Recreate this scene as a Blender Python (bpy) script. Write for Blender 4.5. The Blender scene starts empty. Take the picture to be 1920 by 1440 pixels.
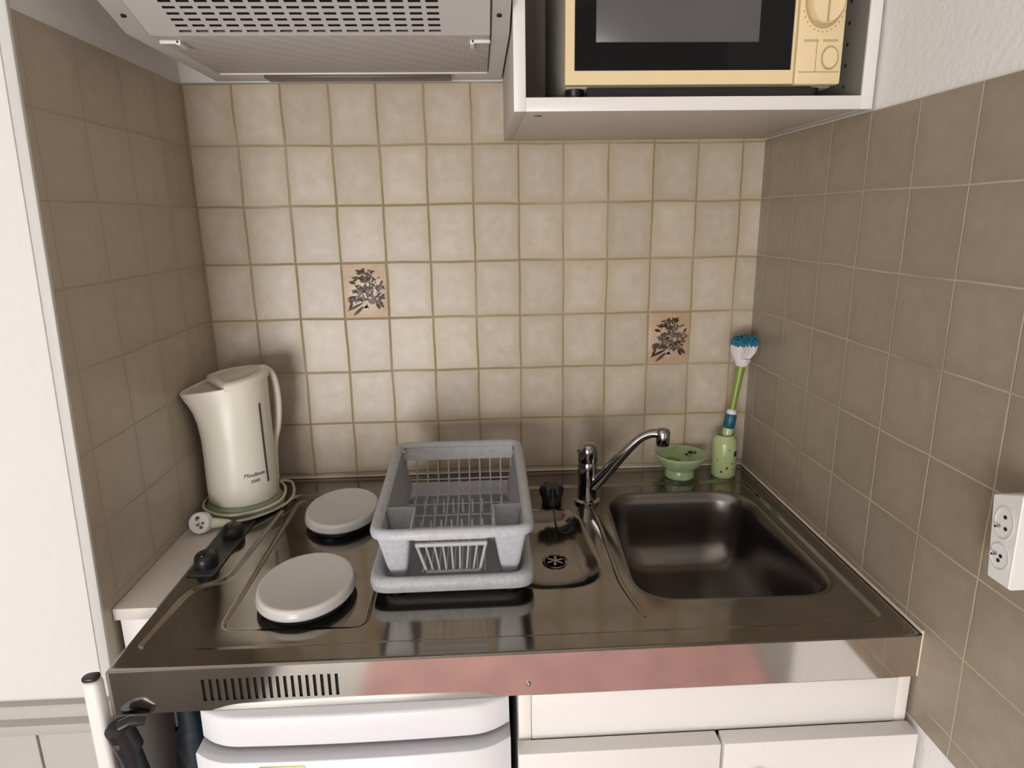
import bpy, bmesh, math, random
from mathutils import Vector, Matrix, noise
from mathutils.geometry import delaunay_2d_cdt
random.seed(7)
PI = math.pi
C = bpy.context.scene.collection
SC = bpy.context.scene
H = 0.86                      # height of the worktop above the floor; coordinates below are measured from the worktop

# ------------------------------------------------------------------ camera, world, light, exposure
def make_camera():
    pitch, yaw, roll, f = 0.2465, -0.0476, -0.0149, 1235.4
    R = Matrix.Rotation(yaw, 3, 'Z') @ Matrix.Rotation(PI/2 - pitch, 3, 'X') @ Matrix.Rotation(roll, 3, 'Z')
    cam = bpy.data.cameras.new('camera'); cam.sensor_fit = 'HORIZONTAL'; cam.sensor_width = 36; cam.lens = f/1920*36
    cam.clip_start = 0.02
    o = bpy.data.objects.new('camera', cam); C.objects.link(o)
    o.matrix_world = Matrix.Translation((-0.5455, -1.2877, 0.5134 + H)) @ R.to_4x4()
    SC.camera = o
make_camera()
W = bpy.data.worlds.new('world'); SC.world = W; W.use_nodes = True
W.node_tree.nodes['Background'].inputs[0].default_value = (0.85, 0.92, 1.0, 1)
W.node_tree.nodes['Background'].inputs[1].default_value = 0.9
def area(name, loc, rot, sx, sy, power, col):
    l = bpy.data.lights.new(name, 'AREA'); l.shape = 'RECTANGLE'; l.size = sx; l.size_y = sy; l.energy = power; l.color = col
    o = bpy.data.objects.new(name, l); C.objects.link(o); o.location = (loc[0], loc[1], loc[2] + H); o.rotation_euler = rot
    return o
# daylight coming through the glazed door behind the photographer
area('daylight', (-1.50, -3.66, -0.23), (PI/2, 0, 0), 1.25, 1.17, 69, (1.0, 0.975, 0.95))
SC.view_settings.view_transform = 'Standard'; SC.view_settings.look = 'None'
SC.view_settings.gamma = 1; SC.view_settings.use_curve_mapping = False
SC.view_settings.exposure = 0.0

# ------------------------------------------------------------------ materials
def mat(name, col, rough=0.5, metal=0.0, spec=0.5, noise_amt=0.0, noise_scale=20, bump=0.0, bump_scale=200, coat=0.0):
    m = bpy.data.materials.new(name); m.use_nodes = True
    nt = m.node_tree; b = nt.nodes['Principled BSDF']
    b.inputs['Base Color'].default_value = (*col, 1); b.inputs['Roughness'].default_value = rough
    b.inputs['Metallic'].default_value = metal; b.inputs['Specular IOR Level'].default_value = spec
    b.inputs['Coat Weight'].default_value = coat
    tc = nt.nodes.new('ShaderNodeTexCoord')
    if noise_amt:
        n = nt.nodes.new('ShaderNodeTexNoise'); n.inputs['Scale'].default_value = noise_scale; n.inputs['Detail'].default_value = 4
        nt.links.new(tc.outputs['Object'], n.inputs['Vector'])
        r = nt.nodes.new('ShaderNodeMapRange'); r.inputs[1].default_value = 0.3; r.inputs[2].default_value = 0.7
        r.inputs[3].default_value = 1 - noise_amt; r.inputs[4].default_value = 1 + noise_amt
        nt.links.new(n.outputs['Fac'], r.inputs[0])
        mx = nt.nodes.new('ShaderNodeVectorMath'); mx.operation = 'SCALE'; mx.inputs[0].default_value = col
        nt.links.new(r.outputs[0], mx.inputs['Scale']); nt.links.new(mx.outputs[0], b.inputs['Base Color'])
    if bump:
        n2 = nt.nodes.new('ShaderNodeTexNoise'); n2.inputs['Scale'].default_value = bump_scale; n2.inputs['Detail'].default_value = 3
        nt.links.new(tc.outputs['Object'], n2.inputs['Vector'])
        bp = nt.nodes.new('ShaderNodeBump'); bp.inputs['Strength'].default_value = bump; bp.inputs['Distance'].default_value = 0.002
        nt.links.new(n2.outputs['Fac'], bp.inputs['Height']); nt.links.new(bp.outputs[0], b.inputs['Normal'])
    return m

def tile_mat(name, axis, u0, pu, v0, pv, base, edge, grout, gw=0.0016, rough=0.35, fade=True):
    """glazed wall tiles: pale mottled centre, browner glaze near the edges, sunk grout lines; laid out in world coordinates"""
    m = bpy.data.materials.new(name); m.use_nodes = True
    nt = m.node_tree; N = nt.nodes; L = nt.links; b = N['Principled BSDF']
    geo = N.new('ShaderNodeNewGeometry')
    wn = N.new('ShaderNodeTexNoise'); wn.inputs['Scale'].default_value = 9; wn.inputs['Detail'].default_value = 2
    L.new(geo.outputs['Position'], wn.inputs['Vector'])
    wsub = N.new('ShaderNodeVectorMath'); wsub.operation = 'SUBTRACT'; wsub.inputs[1].default_value = (0.5, 0.5, 0.5)
    L.new(wn.outputs['Color'], wsub.inputs[0])
    wsc = N.new('ShaderNodeVectorMath'); wsc.operation = 'SCALE'; wsc.inputs['Scale'].default_value = 0.006
    L.new(wsub.outputs[0], wsc.inputs[0])
    wad = N.new('ShaderNodeVectorMath'); wad.operation = 'ADD'
    L.new(geo.outputs['Position'], wad.inputs[0]); L.new(wsc.outputs[0], wad.inputs[1])
    sep = N.new('ShaderNodeSeparateXYZ'); L.new(wad.outputs[0], sep.inputs[0])
    def M(op, a, bb=None, clamp=False):
        n = N.new('ShaderNodeMath'); n.operation = op; n.use_clamp = clamp
        for i, s in enumerate((a, bb)):
            if s is None: continue
            if isinstance(s, (int, float)): n.inputs[i].default_value = s
            else: L.new(s, n.inputs[i])
        return n.outputs[0]
    u = M('DIVIDE', M('SUBTRACT', sep.outputs['XYZ'.index(axis)], u0), pu)
    v = M('DIVIDE', M('SUBTRACT', sep.outputs[2], v0 + H), pv)
    def dist(t, pp):
        fr = M('FRACT', t); return M('MULTIPLY', M('MINIMUM', fr, M('SUBTRACT', 1.0, fr)), pp)
    d = M('MINIMUM', dist(u, pu), dist(v, pv))
    mr = N.new('ShaderNodeMapRange'); mr.interpolation_type = 'SMOOTHSTEP'
    mr.inputs[1].default_value = gw*0.5; mr.inputs[2].default_value = gw*1.6; L.new(d, mr.inputs[0])     # 0 in grout, 1 on tile
    er = N.new('ShaderNodeMapRange'); er.interpolation_type = 'SMOOTHSTEP'
    er.inputs[1].default_value = gw; er.inputs[2].default_value = 0.024; L.new(d, er.inputs[0])
    mot = N.new('ShaderNodeTexNoise'); mot.inputs['Scale'].default_value = 22; mot.inputs['Detail'].default_value = 5; mot.inputs['Roughness'].default_value = 0.6
    L.new(geo.outputs['Position'], mot.inputs['Vector'])
    mot2 = N.new('ShaderNodeTexNoise'); mot2.inputs['Scale'].default_value = 48; mot2.inputs['Detail'].default_value = 3; mot2.inputs['Roughness'].default_value = 0.55
    L.new(geo.outputs['Position'], mot2.inputs['Vector'])
    low = N.new('ShaderNodeTexNoise'); low.inputs['Scale'].default_value = 7; low.inputs['Detail'].default_value = 1
    L.new(geo.outputs['Position'], low.inputs['Vector'])
    efac = M('MULTIPLY', er.outputs[0], M('ADD', M('MULTIPLY', M('SUBTRACT', mot.outputs['Fac'], 0.5), 2.2), M('ADD', 0.72, M('MULTIPLY', M('SUBTRACT', mot2.outputs['Fac'], 0.5), 1.1))), True)
    mix1 = N.new('ShaderNodeMix'); mix1.data_type = 'RGBA'; mix1.inputs[6].default_value = (*edge, 1); mix1.inputs[7].default_value = (*base, 1)
    L.new(efac, mix1.inputs[0])
    comb = N.new('ShaderNodeCombineXYZ'); L.new(M('FLOOR', u), comb.inputs[0]); L.new(M('FLOOR', v), comb.inputs[1])
    wh = N.new('ShaderNodeTexWhiteNoise'); wh.noise_dimensions = '2D'; L.new(comb.outputs[0], wh.inputs['Vector'])
    tone = M('ADD', M('ADD', 0.93, M('MULTIPLY', wh.outputs['Value'], 0.12)), M('MULTIPLY', M('SUBTRACT', mot2.outputs['Fac'], 0.5), 0.16))
    tn = N.new('ShaderNodeVectorMath'); tn.operation = 'SCALE'; L.new(mix1.outputs[2], tn.inputs[0]); L.new(tone, tn.inputs['Scale'])
    mix2 = N.new('ShaderNodeMix'); mix2.data_type = 'RGBA'; mix2.inputs[6].default_value = (*grout, 1)
    gf = M('MAXIMUM', mr.outputs[0], M('MULTIPLY', M('SUBTRACT', low.outputs['Fac'], 0.45), 3.0, True)) if fade else mr.outputs[0]
    L.new(gf, mix2.inputs[0]); L.new(tn.outputs[0], mix2.inputs[7])
    L.new(mix2.outputs[2], b.inputs['Base Color'])
    rr = N.new('ShaderNodeMapRange'); rr.inputs[3].default_value = 0.9; rr.inputs[4].default_value = rough
    L.new(mr.outputs[0], rr.inputs[0]); L.new(rr.outputs[0], b.inputs['Roughness'])
    hs = M('ADD', mr.outputs[0], M('MULTIPLY', mot.outputs['Fac'], 0.5))
    bp = N.new('ShaderNodeBump'); bp.inputs['Strength'].default_value = 0.5; bp.inputs['Distance'].default_value = 0.0015
    L.new(hs, bp.inputs['Height']); L.new(bp.outputs[0], b.inputs['Normal'])
    return m

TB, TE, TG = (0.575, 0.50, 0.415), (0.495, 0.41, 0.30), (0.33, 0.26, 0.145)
SB, SE, SG = (0.345, 0.285, 0.215), (0.31, 0.255, 0.19), (0.50, 0.42, 0.315)  # right wall copy of the back tile, shade put into base and edge
M_tile_back = tile_mat('back wall tiles', 'X', -1.0616, 0.0851, 0.6469, 0.1062, TB, TE, TG, gw=0.0017)
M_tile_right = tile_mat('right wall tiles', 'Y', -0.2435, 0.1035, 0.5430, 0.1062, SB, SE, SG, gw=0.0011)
M_tile_left = tile_mat('left wall tiles', 'Y', -0.3240, 0.1090, 0.5420, 0.1062, (0.53,0.46,0.36), (0.49,0.42,0.325), (0.47, 0.395, 0.30), gw=0.0010)
M_plaster = mat('white plaster', (0.87, 0.85, 0.835), 0.85, bump=0.6, bump_scale=90)
M_paint = mat('white wall paint', (0.76, 0.735, 0.725), 0.8, bump=0.35, bump_scale=60)
M_trim = mat('pale grey trim', (0.60, 0.59, 0.56), 0.5)
M_dado = mat('grey painted panelling', (0.47, 0.445, 0.41), 0.6)
M_caulk = mat('white caulk', (0.74, 0.69, 0.60), 0.6)
M_lam = mat('white laminate', (0.82, 0.79, 0.765), 0.35)
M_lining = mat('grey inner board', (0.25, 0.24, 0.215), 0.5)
M_carcass = mat('grey beige board', (0.56, 0.51, 0.45), 0.5)
M_edge = mat('pale edging', (0.84, 0.80, 0.74), 0.4)
M_board = mat('grey white shelf board', (0.70, 0.65, 0.59), 0.45)
M_floor = mat('pale grey floor', (0.46, 0.44, 0.40), 0.4, noise_amt=0.12, noise_scale=6)
M_ceil = mat('ceiling paint', (0.82, 0.80, 0.77), 0.9)
M_steel = mat('brushed steel', (0.31, 0.288, 0.255), 0.115, 1.0, noise_amt=0.06, noise_scale=30, bump=0.012, bump_scale=40)
M_steel_bowl = mat('satin steel', (0.225, 0.21, 0.20), 0.26, 1.0)
M_steel_front = mat('polished steel front', (0.68, 0.655, 0.62), 0.10, 1.0, bump=0.02, bump_scale=25)
M_chrome = mat('chrome', (0.38, 0.37, 0.36), 0.08, 1.0)
M_black = mat('black plastic', (0.012, 0.012, 0.014), 0.35)
M_blackgloss = mat('black glass', (0.006, 0.006, 0.007), 0.08, spec=0.22)
M_dark = mat('dark void', (0.01, 0.01, 0.01), 0.9)
M_dgrey = mat('dark grey panel', (0.045, 0.05, 0.045), 0.4)
M_hood = mat('grey white enamel', (0.60, 0.585, 0.565), 0.4)
M_hoodpanel = mat('light grey perforated sheet', (0.62, 0.60, 0.59), 0.45)
M_brown = mat('dark brown lamp cover', (0.10, 0.08, 0.065), 0.4)
M_white = mat('white plastic', (0.80, 0.80, 0.78), 0.35)
M_enamel = mat('white enamel cover', (0.74, 0.72, 0.70), 0.25)
M_fridge = mat('white fridge enamel', (0.80, 0.80, 0.83), 0.28)
M_fridgegrey = mat('grey fridge trim', (0.52, 0.52, 0.56), 0.4)
M_cream = mat('cream enamel', (0.84, 0.68, 0.40), 0.35)
M_creamdark = mat('cream print', (0.48, 0.38, 0.20), 0.5)
M_mwside = mat('taupe microwave casing', (0.50, 0.475, 0.40), 0.45)
M_mesh = mat('grey oven window mesh', (0.10, 0.098, 0.098), 0.25)
M_rack = mat('speckled grey plastic', (0.51, 0.52, 0.56), 0.45, noise_amt=0.10, noise_scale=160)
M_rackin = mat('grey plastic', (0.36, 0.38, 0.41), 0.5, noise_amt=0.06, noise_scale=160)
M_trayin = mat('blue grey tray floor', (0.25, 0.285, 0.335), 0.5)
M_wire = mat('pale grey plastic ribs', (0.52, 0.52, 0.52), 0.45)
M_kettle = mat('ivory plastic', (0.86, 0.815, 0.70), 0.32)
M_kettle_in = mat('ivory plastic spout', (0.72, 0.63, 0.55), 0.4)
M_ink = mat('grey ink', (0.10, 0.08, 0.07), 0.6)
M_gauge = mat('smoky gauge', (0.10, 0.10, 0.09), 0.25)
M_basegreen = mat('sage green plastic', (0.30, 0.35, 0.22), 0.45)
M_cord = mat('ivory cord', (0.72, 0.70, 0.55), 0.45)
M_green = mat('pale green ceramic', (0.50, 0.60, 0.29), 0.22, noise_amt=0.06, noise_scale=40)
M_green2 = mat('soft green ceramic', (0.42, 0.55, 0.31), 0.22, noise_amt=0.10, noise_scale=60)
M_speck = mat('dark brown glaze', (0.02, 0.012, 0.008), 0.3)
M_olive = mat('olive green plastic', (0.22, 0.30, 0.04), 0.3)
M_teal = mat('teal plastic', (0.01, 0.11, 0.16), 0.35)
M_bristle = mat('white bristle', (0.75, 0.70, 0.70), 0.6)
M_bristleteal = mat('teal bristle', (0.015, 0.16, 0.24), 0.6)
M_yellow = mat('pale yellow paper', (0.72, 0.70, 0.30), 0.7)
M_rug = mat('pink rug pile', (0.78, 0.46, 0.44), 0.95, noise_amt=0.2, noise_scale=9)
M_socket = mat('white socket plastic', (0.84, 0.84, 0.82), 0.3)
M_socketdim = mat('socket recess plastic', (0.66, 0.65, 0.64), 0.4)

# ------------------------------------------------------------------ mesh helpers
def tag(o, label=None, cat=None, group=None, kind=None):
    if label: o['label'] = label
    if cat: o['category'] = cat
    if group: o['group'] = group
    if kind: o['kind'] = kind
    return o
def thing(name, label, cat, loc, rotz=0.0, group=None, rot=None):
    o = bpy.data.objects.new(name, None); C.objects.link(o)
    o.empty_display_size = 0.02
    o.location = (loc[0], loc[1], loc[2] + H); o.rotation_euler = rot if rot else (0, 0, rotz)
    return tag(o, label, cat, group)
def finish(bm, ang=38):
    bmesh.ops.remove_doubles(bm, verts=bm.verts, dist=1e-6)
    bmesh.ops.recalc_face_normals(bm, faces=bm.faces)
    ca = math.radians(ang)
    for f in bm.faces: f.smooth = True
    for e in bm.edges:
        if len(e.link_faces) == 2:
            e.smooth = e.calc_face_angle(0) < ca
def obj(name, bm, mats, parent=None, world=True, ang=38, root=None):
    """links one mesh object; world=True: the mesh is in worktop coordinates and is moved into its parent's frame (root: the thing the parent belongs to)"""
    finish(bm, ang)
    if not isinstance(mats, (list, tuple)): mats = [mats]
    me = bpy.data.meshes.new(name)
    off = Vector((0, 0, 0))
    if parent is None:
        xs = [v.co for v in bm.verts]
        off = Vector(((min(v.x for v in xs)+max(v.x for v in xs))/2, (min(v.y for v in xs)+max(v.y for v in xs))/2, min(v.z for v in xs)))
    elif world:
        r = root or parent
        while r.parent: r = r.parent
        off = Vector(r.location) - Vector((0, 0, H))
    for v in bm.verts: v.co -= off
    bm.to_mesh(me); bm.free()
    for m in mats: me.materials.append(m)
    o = bpy.data.objects.new(name, me); C.objects.link(o)
    if parent is None: o.location = off + Vector((0, 0, H))
    else: o.parent = parent
    return o
def B(): return bmesh.new()
def setmat(bm, n0, idx):
    bm.faces.ensure_lookup_table()
    for f in bm.faces[n0:]: f.material_index = idx
def box(bm, x0, x1, y0, y1, z0, z1, bev=0.0, seg=2):
    vs = [bm.verts.new((x, y, z)) for x in (x0, x1) for y in (y0, y1) for z in (z0, z1)]
    q = [(0,1,3,2),(4,6,7,5),(0,4,5,1),(2,3,7,6),(0,2,6,4),(1,5,7,3)]
    fs = [bm.faces.new([vs[i] for i in t]) for t in q]
    if bev:
        es = list({e for f in fs for e in f.edges})
        bmesh.ops.bevel(bm, geom=es, offset=bev, segments=seg, affect='EDGES', profile=0.5)
def loft(bm, rings, closed=True, cap0=True, cap1=True):
    V = [[bm.verts.new(p) for p in r] for r in rings]
    n = len(V[0])
    for a, b in zip(V, V[1:]):
        for i in range(n if closed else n-1):
            j = (i+1) % n
            try: bm.faces.new((a[i], a[j], b[j], b[i]))
            except ValueError: pass
    if cap0: bm.faces.new(V[0][::-1])
    if cap1: bm.faces.new(V[-1])
    return V
def rrect(x0, x1, y0, y1, r, n=6):
    out = []
    for cx, cy, a in ((x1-r, y1-r, 0), (x0+r, y1-r, PI/2), (x0+r, y0+r, PI), (x1-r, y0+r, 3*PI/2)):
        for i in range(n+1):
            t = a + PI/2*i/n; out.append((cx+r*math.cos(t), cy+r*math.sin(t)))
    return out
def at(ring, z): return [(x, y, z) for x, y in ring]
def prism(bm, ring, z0, z1, bev=0.0):
    if bev:
        c = (sum(p[0] for p in ring)/len(ring), sum(p[1] for p in ring)/len(ring))
        w = max(abs(p[0]-c[0]) for p in ring); h = max(abs(p[1]-c[1]) for p in ring)
        def sh(k): return [(c[0]+(p[0]-c[0])*(1-k/w), c[1]+(p[1]-c[1])*(1-k/h)) for p in ring]
        loft(bm, [at(sh(bev), z0), at(sh(bev*0.3), z0+bev*0.3), at(ring, z0+bev), at(ring, z1-bev), at(sh(bev*0.3), z1-bev*0.3), at(sh(bev), z1)])
    else:
        loft(bm, [at(ring, z0), at(ring, z1)])
def tube(bm, pts, r, seg=10, cap=True, closed=False):
    P = [Vector(p) for p in pts]; n = len(P)
    rr = r if isinstance(r, (list, tuple)) else [r]*n
    rings = []; prev = None
    for i in range(n):
        if closed: t = P[(i+1) % n] - P[i-1]
        else: t = P[min(i+1, n-1)] - P[max(i-1, 0)]
        t.normalize()
        if prev is None:
            a = Vector((0, 0, 1)) if abs(t.z) < 0.9 else Vector((1, 0, 0))
            u = t.cross(a).normalized()
        else:
            u = prev - t*prev.dot(t); u.normalize()
        prev = u; w = t.cross(u)
        rings.append([P[i] + (u*math.cos(2*PI*k/seg) + w*math.sin(2*PI*k/seg))*rr[i] for k in range(seg)])
    if closed: rings.append(rings[0])
    loft(bm, rings, True, cap and not closed, cap and not closed)
def lathe(bm, prof, c=(0, 0, 0), seg=40, sx=1.0, sy=1.0):
    rings = [[(c[0]+r*sx*math.cos(2*PI*k/seg), c[1]+r*sy*math.sin(2*PI*k/seg), c[2]+z) for k in range(seg)] for r, z in prof]
    loft(bm, rings, True, prof[0][0] > 1e-5, prof[-1][0] > 1e-5)
def smooth_path(pts, n=8, closed=False):
    P = [Vector(p) for p in pts]; out = []; m = len(P)
    for i in range(m if closed else m-1):
        p0 = P[(i-1) % m] if closed or i > 0 else P[i]
        p1 = P[i]; p2 = P[(i+1) % m]
        p3 = P[(i+2) % m] if closed or i+2 < m else P[i+1]
        for k in range(n):
            t = k/n
            out.append(0.5*((2*p1) + (p2-p0)*t + (2*p0-5*p1+4*p2-p3)*t*t + (3*p1-p0-3*p2+p3)*t**3))
    if not closed: out.append(P[-1])
    return out
def round_poly(pts, rad, n=5):
    out = []; m = len(pts)
    for i in range(m):
        p = Vector(pts[i]); a = (Vector(pts[i-1])-p); b = (Vector(pts[(i+1) % m])-p)
        r = rad[i] if isinstance(rad, (list, tuple)) else rad
        ra = min(r, a.length*0.49); rb = min(r, b.length*0.49)
        s = p + a.normalized()*ra; e = p + b.normalized()*rb
        for k in range(n+1):
            t = k/n; q = s*(1-t)**2 + p*2*t*(1-t) + e*t*t
            out.append((q.x, q.y))
    return out
def offset_poly(poly, d):
    """moves a counter-clockwise outline inwards by d"""
    out = []; m = len(poly)
    for i in range(m):
        a = Vector(poly[i-1]); p = Vector(poly[i]); b = Vector(poly[(i+1) % m])
        e1 = (p-a); e2 = (b-p)
        if e1.length < 1e-7: e1 = e2
        if e2.length < 1e-7: e2 = e1
        n1 = Vector((-e1.y, e1.x)).normalized(); n2 = Vector((-e2.y, e2.x)).normalized()
        nn = (n1+n2).normalized(); k = d/max(0.4, nn.dot(n1))
        out.append((p.x+nn.x*k, p.y+nn.y*k))
    return out
def inset(poly, d):
    """shrinks an outline about its middle by d on every side (safe for deep insets)"""
    xs = [p[0] for p in poly]; ys = [p[1] for p in poly]
    cx, cy = (min(xs)+max(xs))/2, (min(ys)+max(ys))/2; kx = 1-d/((max(xs)-min(xs))/2); ky = 1-d/((max(ys)-min(ys))/2)
    return [(cx+(x-cx)*kx, cy+(y-cy)*ky) for x, y in poly]
def lean(bm):
    """the left wall is slightly out of plumb"""
    for v in bm.verts: v.co.y += (v.co.z-0.018)*0.043
    return bm
def fill_holes(bm, loops, to3d):
    """flat sheet between an outer outline and the holes in it"""
    pts = []; ed = []
    for lp in loops:
        k = len(pts); n = len(lp); pts += [Vector((p[0], p[1])) for p in lp]
        ed += [(k+i, k+(i+1) % n) for i in range(n)]
    vo, _, fo, _, _, _ = delaunay_2d_cdt(pts, ed, [], 0, 1e-7)
    vs = [bm.verts.new(to3d((v.x, v.y))) for v in vo]
    def inside(lp, q):
        c = False; n = len(lp)
        for i in range(n):
            (x0, y0), (x1, y1) = lp[i][:2], lp[(i+1) % n][:2]
            if (y0 > q.y) != (y1 > q.y) and q.x < (x1-x0)*(q.y-y0)/(y1-y0)+x0: c = not c
        return c
    for f in fo:
        q = sum((vo[i] for i in f), Vector((0, 0)))/len(f)
        if inside(loops[0], q) and not any(inside(lp, q) for lp in loops[1:]): bm.faces.new([vs[i] for i in f])
def quad(bm, *p): bm.faces.new([bm.verts.new(q) for q in p])
def blob(bm, c, r, sub=2):
    bmesh.ops.create_icosphere(bm, subdivisions=sub, radius=1.0, matrix=Matrix.Translation(c) @ Matrix.Diagonal((*((r, r, r) if not isinstance(r, (tuple, list)) else r), 1)))
def text_mesh(s, size, shear=0.0):
    cu = bpy.data.curves.new('t', 'FONT'); cu.body = s; cu.size = size; cu.extrude = 0.0002; cu.shear = shear; cu.align_x = 'CENTER'
    cu.resolution_u = 2
    o = bpy.data.objects.new('t', cu); C.objects.link(o)
    dg = bpy.context.evaluated_depsgraph_get()
    me = bpy.data.meshes.new_from_object(o.evaluated_get(dg))
    bm = bmesh.new(); bm.from_mesh(me)
    bpy.data.objects.remove(o); bpy.data.curves.remove(cu); bpy.data.meshes.remove(me)
    return bm

XL = -1.063; D = 0.59; FL = -H; CE = 1.62; YR = -3.6; XF = -2.3; XR = 1.25; YE = -0.90
# ------------------------------------------------------------------ room shell
bm = B(); box(bm, XL-0.2, 0.12, 0.004, 0.12, FL, CE); tag(obj('wall_back', bm, M_plaster), kind='structure')
bm = B(); box(bm, XL, 0.0, 0.0, 0.004, FL, 0.7531, 0.0); tag(obj('wall_back_tiling', bm, M_tile_back), kind='structure')
bm = B(); box(bm, 0.004, 0.12, YE, 0.004, FL, CE); box(bm, 0.12, XR, YE, YE+0.1, FL, CE); tag(obj('wall_right', bm, M_plaster), kind='structure')
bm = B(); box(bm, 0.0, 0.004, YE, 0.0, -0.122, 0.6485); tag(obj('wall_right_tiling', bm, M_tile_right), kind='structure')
bm = B(); box(bm, XL-0.2, XL-0.004, -0.468, 0.004, -0.19, CE); lean(bm); box(bm, XL-0.2, XL-0.004, -0.468, 0.004, FL, -0.19); tag(obj('wall_left', bm, M_plaster), kind='structure')
bm = B(); box(bm, XL-0.004, XL, -0.475, 0.03, -0.19, 0.7505); lean(bm); tag(obj('wall_left_tiling', bm, M_tile_left), kind='structure')
bm = B(); box(bm, XF, XL-0.0135, -0.4785, -0.468, -0.125, CE, 0.002); lean(bm); tag(obj('wall_left_front', bm, M_paint), kind='structure')
bm = B(); box(bm, XL-0.0138, XL+0.0006, -0.4780, -0.470, -0.19, CE, 0.003); lean(bm); tag(obj('trim_1', bm, M_trim), kind='structure')
# grey panelled dado below the white wall on the left
bm = B(); box(bm, XF, -1.024, -0.492, -0.468, FL, -0.160); 
for i in range(14):
    x = -1.167 - (i-1)*0.085
    box(bm, x-0.0835, x-0.0015, -0.497, -0.491, FL, -0.161, 0.002)
tag(obj('trim_2', bm, M_dado), kind='structure')
bm = B()
prof = [(-0.468,-0.118),(-0.496,-0.118),(-0.499,-0.122),(-0.499,-0.131),(-0.493,-0.134),(-0.493,-0.140),(-0.503,-0.144),(-0.503,-0.156),(-0.498,-0.163),(-0.468,-0.163)]
loft(bm, [[(XF, y, z) for y, z in prof], [(-1.024, y, z) for y, z in prof]])
tag(obj('trim_3', bm, M_dado), kind='structure')
bm = B(); box(bm, XF-0.1, XF, YR, -0.468, FL, CE); tag(obj('wall_side', bm, M_plaster), kind='structure')
bm = B(); box(bm, XR, XR+0.1, YR, YE+0.1, FL, CE); tag(obj('wall_far_right', bm, M_plaster), kind='structure')
bm = B(); box(bm, XF-0.1, XR+0.1, YR-0.1, 0.12, FL-0.1, FL); tag(obj('floor', bm, M_floor), kind='structure')
bm = B(); box(bm, XF-0.1, XR+0.1, YR-0.1, 0.12, CE, CE+0.1); tag(obj('ceiling', bm, M_ceil), kind='structure')
# rear wall with the glazed opening the daylight comes through
wx0, wx1, wz0, wz1 = -2.15, -0.85, -0.83, 0.37
bm = B()
box(bm, XF, wx0, YR-0.1, YR, FL, CE); box(bm, wx1, XR+0.1, YR-0.1, YR, FL, CE)
box(bm, wx0, wx1, YR-0.1, YR, FL, wz0); box(bm, wx0, wx1, YR-0.1, YR, wz1, CE)
tag(obj('wall_rear', bm, M_plaster), kind='structure')
bm = B()
for x in (wx0, (wx0+wx1)/2, wx1): box(bm, x-0.03, x+0.03, YR-0.03, YR+0.02, wz0, wz1)
for z in (wz0, wz1): box(bm, wx0, wx1, YR-0.03, YR+0.02, z-0.03, z+0.03)
tag(obj('window_1', bm, M_lam), kind='structure')
# caulk lines
bm = B()
tube(bm, [(-1.0, -0.0015, 0.0025), (-0.002, -0.0015, 0.0025)], 0.0017, 8)
tag(obj('trim_4', bm, M_caulk), kind='structure')
bm = B(); tube(bm, [(-0.0015, -0.002, 0.003), (-0.0015, -D, 0.003)], 0.0022, 8)
tube(bm, [(-0.0008, -D, 0.004), (-0.0008, -D-0.0004, -0.06)], 0.0009, 8)
tag(obj('trim_5', bm, M_caulk), kind='structure')

# ------------------------------------------------------------------ worktop
wt = thing('worktop', 'stainless steel kitchenette worktop with hob, drainer and sink bowl', 'worktop', (-0.5, -0.295, -0.061))
sinkR = round_poly([(-0.046,-0.122),(-0.318,-0.122),(-0.338,-0.485),(-0.040,-0.492)], [0.075,0.06,0.065,0.07], 8)
drainR = round_poly([(-0.380,-0.177),(-0.515,-0.177),(-0.515,-0.446),(-0.362,-0.446)], [0.05,0.05,0.06,0.075], 8)
hobR = round_poly([(-0.708,-0.096),(-0.902,-0.096),(-0.899,-0.514),(-0.702,-0.520)], 0.025, 6)
outer = [(0.0,-0.0),(-1.0,-0.0),(-1.0,-D),(0.0,-D)]
rim = round_poly([(-0.027,-0.078),(-0.918,-0.078),(-0.933,-0.386),(-0.978,-0.405),(-0.988,-0.556),(-0.025,-0.560)], [0.022,0.022,0.022,0.04,0.024,0.024], 8)
bm = B()
zr = -0.004
fill_holes(bm, [offset_poly(outer, 0.005), offset_poly(rim, -0.002)], lambda p: (p[0], p[1], 0.0))
loft(bm, [at(outer, -0.003), at(offset_poly(outer, 0.001), -0.0009), at(offset_poly(outer, 0.003), 0.0), at(offset_poly(outer, 0.005), 0.0)], True, False, False)
loft(bm, [at(offset_poly(rim, -0.002), 0.0), at(rim, 0.0), at(offset_poly(rim, 0.002), -0.0006), at(offset_poly(rim, 0.005), -0.0034), at(offset_poly(rim, 0.0075), zr), at(offset_poly(rim, 0.0095), zr)], True, False, False)
fill_holes(bm, [offset_poly(rim, 0.0095), offset_poly(sinkR, -0.002), offset_poly(drainR, -0.002), offset_poly(hobR, -0.002)], lambda p: (p[0], p[1], zr))
# shallow hob tray
loft(bm, [at(offset_poly(hobR, -0.002), zr), at(hobR, zr), at(offset_poly(hobR, 0.003), zr-0.001), at(offset_poly(hobR, 0.006), zr-0.0025), at(offset_poly(hobR, 0.008), zr-0.0025)], True, False, False)
fill_holes(bm, [offset_poly(hobR, 0.008)], lambda p: (p[0], p[1], zr-0.0025))
loft(bm, [at(offset_poly(drainR, -0.002), zr), at(drainR, zr)], True, False, False)
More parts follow.
